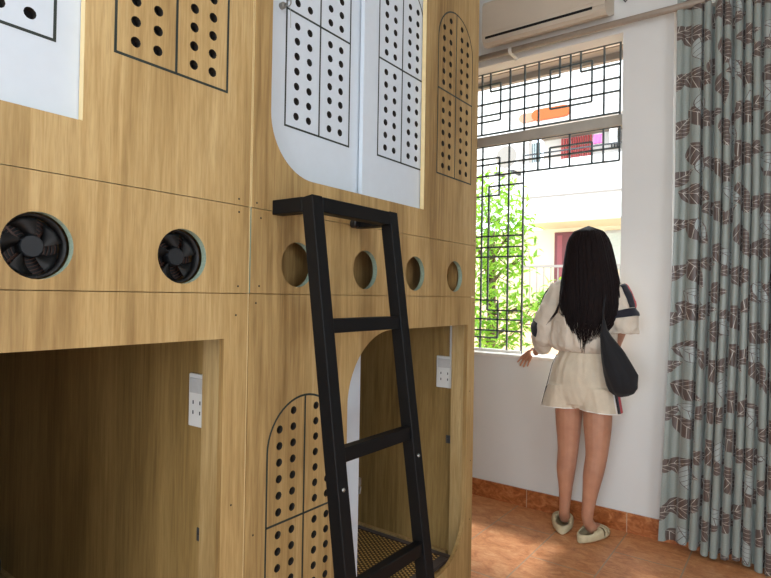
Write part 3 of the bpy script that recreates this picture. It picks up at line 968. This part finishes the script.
so.append(shleg((.095,3.26), (.068,3.262), .102, .112, .124, .118, .722, 1.))
so.append(shleg((.272,3.257), (.287,3.25), .100, .110, .124, .118, .724, 2.2))
mb = MB(); mb.loft([ell_ring((.180, 3.256, .88-.012*i), (.060-.0008*i), .103-.0012*i, 40) for i in range(13)]); so.append(mb.mesh())
fuse(so, 'shorts', M['cream_shorts'], pr, .005, 2, .0035)
# hem piping and side stripes
for cx, cy, r, ry_, zh, seed in ((.068,3.262,.112,.118,.722,1.), (.287,3.25,.110,.118,.724,2.2)):
    pts = []
    for k in range(49):
        t = 2*PI*k/48
        f = 1+.02*math.sin(6*t+seed)+.02*math.sin(11*t+seed*2)
        pts.append((cx+r*f*math.cos(t), cy+ry_*f*math.sin(t), zh+.008*math.cos(t+seed)+.003))
    MB().tube(pts, .0032, 6).build('hem_piping', M['white_cloth'], pr, True)
def side(sx, off, mat, name, yoff, w):
    mb = MB(); rings = []
    kk = [(.187,1.03,.138,.104), (.185,.97,.165,.122), (.184,.90,.182,.130), (.182,.85,.192,.130)]
    for i in range(22):
        z = 1.02-(1.02-.728)*i/21
        if z >= .85:
            for a, b in zip(kk, kk[1:]):
                if a[1] >= z >= b[1]:
                    f = (a[1]-z)/(a[1]-b[1]); cx = a[0]*(1-f)+b[0]*f; rx = a[2]*(1-f)+b[2]*f; ryy = a[3]*(1-f)+b[3]*f; break
        else:
            q = (.86-z)/(.86-.722)
            cx, rx, ryy = ((.095-.027*q, .102+.010*q, .124-.006*q) if sx < 0 else (.272+.015*q, .100+.010*q, .124-.006*q))
        row = []
        for j in range(5):
            t = yoff+(j/4-.5)*w
            tt = (PI+t) if sx < 0 else -t
            row.append(Vector((cx+(rx+off)*math.cos(tt), 3.26+(ryy+off)*math.sin(tt), z)))
        rings.append(row)
    mb.loft(rings, cap=False, closed=False)
    o = mb.build(name, mat, pr, True); m = o.modifiers.new('s', 'SOLIDIFY'); m.thickness = .002; m.offset = 0
for sx in (-1, 1):
    side(sx, .007, M['navy_cloth'] if sx < 0 else M['red_cloth'], 'side_stripe', .1, .32)
    side(sx, .0085, M['white_cloth'], 'side_piping', .52, .06)
    if sx < 0: side(sx, .0085, M['white_cloth'], 'side_piping', .30, .06)
    else: side(sx, .0075, M['navy_cloth'], 'side_stripe', .33, .2)

# clogs
def clog(ax, ay, ang, heel=.062):
    """(ax, ay) is the heel end, ang the heading from +Y"""
    mb = MB()
    Ln, N, K = .262, 30, 28
    d = Vector((math.sin(ang), math.cos(ang), 0)); r = Vector((math.cos(ang), -math.sin(ang), 0))
    rings = []
    for i in range(N+1):
        q = i/N
        s = -math.cos(PI*q)*.5+.5
        hw = .054*(max(0, 1-(2*s-1)**2)**.42)*(1+.16*math.sin(PI*min(1, s*1.1)-.5))+.001
        top = .052+.016*math.sin(PI*min(1, max(0, (s-.2)/.7)))
        top *= max(.02, 1-(max(0, s-.78)/.22)**2*.75) * max(.02, 1-(max(0, .10-s)/.10)**2*.35)
        ring = []
        for k in range(K):
            t = 2*PI*k/K
            cx, sz = math.cos(t), math.sin(t)
            e = .62
            x = hw*abs(cx)**e*(1 if cx > 0 else -1)
            z = top/2+top/2*abs(sz)**e*(1 if sz > 0 else -1)
            ring.append(Vector((ax, ay, 0))+d*(s*Ln)+r*x+Vector((0, 0, z+.001)))
        rings.append(ring)
    mb.loft(rings)
    # collar opening
    kill = []
    for f in mb.bm.faces:
        c = f.calc_center_median()-Vector((ax, ay, 0))
        s, x, z = c.dot(d)/Ln, c.dot(r), c.z
        if z > .034 and ((s-.29)/.245)**2+(x/.037)**2 < 1: kill.append(f)
        elif z > .028 and any(abs(s-q0) < .024 and abs(x) > .024 for q0 in (.60, .74)): kill.append(f)
    bmesh.ops.delete(mb.bm, geom=kill, context='FACES')
    o = mb.build('clog', M['foam'], pr, True)
    m = o.modifiers.new('s', 'SOLIDIFY'); m.thickness = .007; m.offset = -1
    m = o.modifiers.new('b', 'SUBSURF'); m.levels = 1; m.render_levels = 1
    return o
clog(.094, 3.212, -.30); clog(.208, 3.160, .32)

# hair
def hshape(z):
    """half width, depth, centre x and centre y of the hair mass at height z"""
    K = [(1.764,.004,.004,.200,3.285),(1.757,.040,.045,.200,3.286),(1.742,.068,.074,.201,3.285),(1.712,.094,.100,.202,3.282),(1.67,.113,.115,.205,3.276),(1.60,.128,.120,.211,3.266),(1.52,.142,.114,.220,3.245),(1.44,.155,.104,.228,3.225),(1.34,.165,.094,.234,3.205),(1.26,.158,.088,.232,3.195),(1.20,.128,.078,.232,3.183),(1.15,.092,.06,.230,3.172),(1.10,.05,.04,.226,3.16)]
    for a, b in zip(K, K[1:]):
        if a[0] >= z >= b[0]:
            f = (a[0]-z)/(a[0]-b[0]); return [a[i]*(1-f)+b[i]*f for i in range(1, 5)]
    return K[-1][1:] if z < 1.10 else K[0][1:]
mb = MB()
rings = []
for i in range(46):
    z = 1.752-(1.752-1.225)*i/45
    hw, hd, cx, cy = hshape(z)
    ring = []
    for k in range(56):
        t = 2*PI*k/56
        y = math.sin(t)
        # the face stays open: in front the shell is pulled back behind the ears
        lim = 1.0 if z > 1.66 else max(.02, 1-(1.66-z)/.05)
        yy = y if y < 0 else y*lim
        w = 1+.025*noise.noise(Vector((math.cos(t)*5, math.sin(t)*5, z*3)))
        ring.append(Vector((cx+hw*.95*w*math.cos(t), cy+hd*.95*w*yy, z-.008)))
    rings.append(ring)
mb.loft(rings)
for k in range(420):
    t = PI+random.uniform(-.35, PI+.35)
    zend = random.uniform(1.14, 1.25)-.085*abs(math.sin(t))**3*random.uniform(.5, 1.15)
    zs = 1.764 if random.random() < .6 else random.uniform(1.5, 1.74)
    pts, rs = [], []
    n = 16
    sh_, ph = random.uniform(.96, 1.02), random.uniform(0, 6)
    wav = random.uniform(.002, .008)
    for i in range(n+1):
        q = i/n; z = zs+(zend-zs)*q
        hw, hd, cx, cy = hshape(max(z, 1.10))
        ww = wav*max(0, (1.45-z)/.35)
        pts.append((cx+hw*sh_*math.cos(t)+ww*math.sin(z*38+ph), cy+hd*sh_*math.sin(t)+ww*.6*math.cos(z*31+ph), z))
        rs.append(.0042*(1-.82*max(0, (q-.6)/.4)) if i else .0018)
    mb.tube(pts, rs, 5)
# a loose lock on the left
for k in range(3):
    mb.tube([(.105+.004*k, 3.15, 1.42), (.10, 3.125, 1.34), (.085-.006*k, 3.115, 1.27), (.045-.01*k, 3.11, 1.215-.008*k)], [.004,.004,.003,.0008], 5)
mb.build('hair', M['hair'], pr, True)

# shoulder bag (hangs from the shoulder: a thing of its own)
bag = empty('shoulder_bag', (.42, 3.15, .83), 'soft black shoulder bag hanging at the right hip of the person', 'bag')
K = [(1.235,.326,.340,.014,3.128),(1.19,.320,.352,.02,3.122),(1.157,.318,.372,.026,3.12),(1.08,.322,.437,.036,3.118),(1.01,.328,.480,.044,3.12),(.957,.336,.508,.05,3.125),(.915,.345,.505,.052,3.13),(.888,.350,.505,.05,3.135),(.858,.362,.487,.040,3.14),(.842,.385,.458,.022,3.14),(.833,.41,.425,.008,3.14)]
def bagring(k, q):
    z, a, b, dp, cy = k
    out = []
    for j in range(48):
        t = 2*PI*j/48
        w = noise.noise(Vector((math.cos(t)*2, math.sin(t)*2, z*9)))*.16
        w += .10*(1-abs(math.sin(7*math.cos(t)+z*14)))*(1 if math.sin(t) < 0 else .3)
        out.append(Vector(((a+b)/2+(b-a)/2*math.cos(t)*(1+w*.25), cy+dp*math.sin(t)*(1+w), z)))
    return out
mb = MB(); mb.loft(lerp_rings(K, 44, bagring)); mb.build('pouch', M['black_cloth'], bag, True)
mb = MB()
path = [(.333,3.128,1.21), (.331,3.125,1.28), (.335,3.135,1.34), (.345,3.16,1.40), (.352,3.20,1.445), (.356,3.25,1.462), (.36,3.31,1.44), (.35,3.34,1.38), (.345,3.32,1.30)]
mb.tube(path, .014, 10, True, .35); mb.build('strap', M['black_cloth'], bag, True)

# ------------------------------------------------------------------ outside
st = MB(); st.loft([[Vector((x, L+T+.005, 3.02)), Vector((x, 3.80, 3.0)), Vector((x, 3.80, 2.985)), Vector((x, 3.83, 2.985)), Vector((x, 3.83, 3.0)), Vector((x, 3.92, 3.0)), Vector((x, 3.92, 2.955)), Vector((x, 3.96, 2.955)), Vector((x, 3.96, 3.06)), Vector((x, L+T+.005, 3.10))] for x in (-7, 6)]); o = st.build('trim_1', M['concrete']); o['kind'] = 'structure'
gr = MB().box((-30, 3.8, -3.6), (30, 30, -3.5)).build('ground', M['tan_plaster']); gr['kind'] = 'structure'

ap = empty('apartment_building', (-1, 9.2, -3.5), 'white apartment building across the alley with balcony, red door and railing', 'building')
P = M['plaster']
Yf, Yw = 9.0, 10.0
MB().box((-2.62, Yf, 2.60), (5, Yf+.15, 3.60)).build('balcony_parapet', P, ap)
MB().box((-2.62, Yf-.02, 3.00), (5, Yf-.001, 3.03)).build('drip_line', M['concrete'], ap)
MB().box((-2.62, Yf+.15, 2.60), (5, Yw, 2.78)).build('balcony_slab', M['cream_plaster'], ap)
MB().box((-6.5, Yw, -3.5), (5, Yw+.2, 2.60)).build('lower_wall', M['cream_plaster'], ap)
MB().box((-2.62, Yw, 2.60), (5, Yw+.2, 4.55)).build('upper_wall', P, ap)
MB().box((-2.62, Yf, 4.22), (5, Yf+.2, 7.5)).build('top_parapet', P, ap)
MB().box((-2.62, Yf+.2, 4.22), (5, Yw, 4.4)).build('balcony_slab', M['concrete'], ap)
mb = MB(); mb.box((-6.5, Yf+.3, 2.75), (-2.62, Yf+.45, 7.5)); 
for k in range(24): mb.box((-6.5, Yf+.285, 2.8+k*.12), (-2.62, Yf+.3, 2.83+k*.12))
mb.build('side_wing', P, ap)
MB().box((-6.5, Yf, -3.5), (5, Yf+.15, 1.15)).build('lower_parapet', M['tan_plaster'], ap)
MB().box((-6.5, Yf+.15, .9), (5, Yw, 1.0)).build('balcony_slab', M['cream_plaster'], ap)
# railing of the lower balcony
mb = MB(); mb.box((-2.62, Yf+.04, 1.85), (5, Yf+.08, 1.89))
for k in range(64): mb.box((-2.6+k*.12, Yf+.05, 1.15), (-2.585+k*.12, Yf+.065, 1.85))
mb.build('railing', M['concrete'], ap)
# doors and windows (on the recessed wall)
s = 10/9
def ax(x): return 1.175+(x-1.175)*s
def az(z): return 1.35+(z-1.35)*s
d = MB().box((ax(-2.03), Yw-.03, 1.0), (ax(-1.55), Yw, az(2.41)), .005).build('balcony_door', M['red_wood'], ap)
MB().box((ax(-1.98), Yw-.035, 1.7), (ax(-1.90), Yw-.03, az(2.36))).build('door_panel', M['door_panel'], d)
w = MB().box((ax(-1.24), Yw-.03, az(1.80)), (ax(-.5), Yw, az(2.40)), .005).build('window', M['frame'], ap)
for k in range(3): MB().box((ax(-1.20)+k*.26, Yw-.035, az(1.84)), (ax(-1.20)+k*.26+.22, Yw-.03, az(2.36))).build('pane', M['glass_dark'], w)
# upper balcony: gate, bars, blinds
rg = MB()
for k in range(13): rg.box((ax(-1.93)+k*.042, Yw-.06, 2.78), (ax(-1.93)+k*.042+.026, Yw-.03, 4.2))
rg.box((ax(-1.93), Yw-.07, 3.3), (ax(-1.46), Yw-.02, 3.33)); rg.build('folding_gate', M['red_metal'], ap)
bg = MB()
for k in range(9): bg.box((ax(-2.55)+k*.035, Yw-.06, 2.78), (ax(-2.55)+k*.035+.02, Yw-.03, 4.2))
bg.build('window_bars', M['blue_grey'], ap)
bg = MB()
for k in range(8): bg.box((ax(-1.16)+k*.045, Yw-.06, 3.9), (ax(-1.16)+k*.045+.02, Yw-.03, 4.2))
bg.box((-2.6, Yf+.02, 3.74), (5, Yf+.05, 3.76)); bg.build('window_bars', M['iron_dark'], ap)
acu = empty('outdoor_unit', (-2.9, 9.1, 3.6), 'white outdoor air conditioner unit on the side wing opposite', 'air conditioner')
MB().box((-3.2, 9.0, 3.52), (-2.68, 9.28, 4.0), .01).build('casing', M['sill'], acu)
MB().lathe([(0, -.004), (.19, -.004), (.19, 0)], (-2.90, 9.0, 3.76), 'y', 30).build('fan_grille', M['concrete'], acu)
for bx in (-3.1, -2.8): MB().box((bx, 8.95, 3.48), (bx+.04, 9.30, 3.52)).build('bracket', M['iron_dark'], acu)
# orange panel
op = empty('orange_panel', (-2.0, 8.9, 4.45), 'long orange panel with rounded ends on the white wall opposite', 'panel')
def lozenge(x0, x1, z0, z1, y, th, dz=0):
    mb = MB(); r = (z1-z0)/2; f, b = [], []
    pts = [(x0+r-r*math.sin(PI*k/10), (z0+z1)/2+r*math.cos(PI*k/10)) for k in range(11)]+[(x1-r+r*math.sin(PI*k/10), (z0+z1)/2-r*math.cos(PI*k/10)) for k in range(11)]
    mb.loft([[Vector((x, y, z)) for x, z in pts], [Vector((x, y+th, z)) for x, z in pts]])
    return mb
lozenge(-2.43, -1.80, 4.28, 4.46, 8.93, .065).build('board', M['orange'], op)
lozenge(-2.66, -2.37, 4.29, 4.43, 8.94, .055).build('end_board', M['pale_orange'], op)
def cloth(x0, x1, z0, z1, y, mat, label):
    mb = MB(); rings = []
    for i in range(9):
        z = z1+(z0-z1)*i/8
        rings.append([Vector((x0+(x1-x0)*j/12, y+.012*math.sin(j*1.3+i*.4), z)) for j in range(13)])
    mb.loft(rings, cap=False, closed=False)
    o = mb.build('hanging_laundry', mat, None, True); m = o.modifiers.new('s', 'SOLIDIFY'); m.thickness = .006
    origin_to(o, ((x0+x1)/2, y, z1)); return tag(o, label, 'laundry')
cloth(-1.46, -1.32, 3.78, 3.93, 9.05, M['pink'], 'small pink cloth hanging on the upper balcony opposite')
cloth(-1.22, -1.10, 3.76, 4.10, 9.08, M['white_cloth'], 'white cloth hanging beside the pink cloth on the upper balcony')

def tree(base, label, blobs, nl, lsz):
    r = empty('leafy_tree', base, label, 'tree')
    b = Vector(base)
    mb = MB(); mb.tube([b, b+Vector((.05,0,1.8)), b+Vector((0,.1,3.4)), b+Vector((.1,0,4.6)), b+Vector((.1,0,5.6))], [.09,.08,.07,.05,.03], 10)
    mb.build('trunk', M['bark'], r, True)
    mb = MB()
    for c, rad in blobs:
        c = Vector(c); st = Vector((b.x+.05, b.y, min(c.z-.3, b.z+5.2)))
        mb.tube([st, st.lerp(c, .5)+Vector((0,0,.05)), c], [.025,.016,.006], 6)
        for k in range(7):
            e = c+Vector([random.gauss(0, 1)*rad*.5 for _ in range(3)])
            mb.tube([st.lerp(c, .7), e], [.007,.002], 5)
    mb.build('branches', M['bark'], r, True)
    mb = MB()
    tot = sum(q[1]**2 for q in blobs)
    for c, rad in blobs:
        for k in range(int(nl*rad**2/tot)):
            p = Vector(c)+Vector([random.gauss(0, 1) for _ in range(3)]).normalized()*rad*random.random()**.45
            ax_ = Vector((random.gauss(0, 1), random.gauss(0, 1), random.gauss(-.1, .7))).normalized()
            up = Vector((random.gauss(0, .7), random.gauss(0, .7), 1)).normalized()
            sd_ = ax_.cross(up).normalized(); nn = sd_.cross(ax_)
            l_ = lsz*random.uniform(.7, 1.3); w_ = l_*.17
            vs = [mb.bm.verts.new(p+v) for v in (Vector(), ax_*l_*.35+sd_*w_+nn*w_*.3, ax_*l_*.4, ax_*l_*.35-sd_*w_+nn*w_*.3, ax_*l_-nn*l_*.12)]
            mb.bm.faces.new((vs[0], vs[1], vs[2])); mb.bm.faces.new((vs[0], vs[2], vs[3])); mb.bm.faces.new((vs[1], vs[4], vs[2])); mb.bm.faces.new((vs[2], vs[4], vs[3]))
    f = mb.build('foliage', M['leaf'], r)
    return r
tree((-1.75, 5.9, -3.5), 'bright green leafy tree outside the left part of the window', [((-1.55,5.6,2.35),.42), ((-1.25,5.6,2.05),.30), ((-1.65,5.7,1.75),.45), ((-1.15,5.5,1.75),.22), ((-1.45,5.6,1.25),.42), ((-.95,5.5,1.15),.34), ((-1.9,5.8,1.0),.45), ((-.72,5.45,1.35),.22), ((-1.35,5.5,.85),.30), ((-2.1,5.9,2.2),.5)], 2600, .11)

# ------------------------------------------------------------------ light
w = bpy.data.worlds.new('World'); SC.world = w; w.use_nodes = True
nt = w.node_tree; bg = nt.nodes['Background']
bg.inputs[0].default_value = (.80, .90, 1.0, 1); bg.inputs[1].default_value = 4.0
def area(name, loc, target, sx, sy, power, col):
    l = bpy.data.lights.new(name, 'AREA'); l.shape = 'RECTANGLE'; l.size = sx; l.size_y = sy; l.energy = power; l.color = col
    o = bpy.data.objects.new(name, l); COL.objects.link(o); o.location = loc
    o.rotation_euler = (Vector(target)-Vector(loc)).to_track_quat('-Z', 'Y').to_euler()
    return o
area('front_opening_fill', (1.4, -2.65, 1.5), (1.4, 3, 1.4), 2.4, 2.3, 33, (.95, .97, 1))  # fill light for a door opening assumed behind the camera
area('side_opening_fill', (3.25, 0, 1.4), (0, .2, 1.0), 1.55, 1.75, 11, (.93, .97, 1))  # fill light added in the unseen side opening to brighten the bunks
area('ceiling_lamp_light', (1.5, -.2, 3.35), (1.5, -.2, 0), .3, .3, 14, (1, .96, .9))
sun = bpy.data.lights.new('sun', 'SUN'); sun.energy = 4.0; sun.angle = math.radians(7); sun.color = (1, .97, .92)
so_ = bpy.data.objects.new('sun', sun); COL.objects.link(so_)
so_.rotation_euler = Vector((.22, -.42, -.90)).to_track_quat('-Z', 'Y').to_euler()

# ------------------------------------------------------------------ camera
cam = bpy.data.cameras.new('camera'); co = bpy.data.objects.new('camera', cam); COL.objects.link(co)
yaw, pitch, roll = 0.63320274, 0.01094453, 0.01669736
cy_, sy_, cp, sp, cr, sr = math.cos(yaw), math.sin(yaw), math.cos(pitch), math.sin(pitch), math.cos(roll), math.sin(roll)
fwd = Vector((-sy_*cp, cy_*cp, sp)); right = Vector((cy_, sy_, 0)); up = right.cross(fwd)
r_ = right*cr+up*sr; u_ = right*-sr+up*cr
mat = Matrix((r_, u_, -fwd)).transposed().to_4x4(); mat.translation = (1.175, 0, 1.35)
co.matrix_world = mat
cam.sensor_width = 36; cam.lens = 563.374/771*36; cam.clip_start = .02
SC.camera = co
SC.view_settings.view_transform = 'Standard'; SC.view_settings.look = 'None'
SC.view_settings.exposure = 0; SC.view_settings.gamma = 1
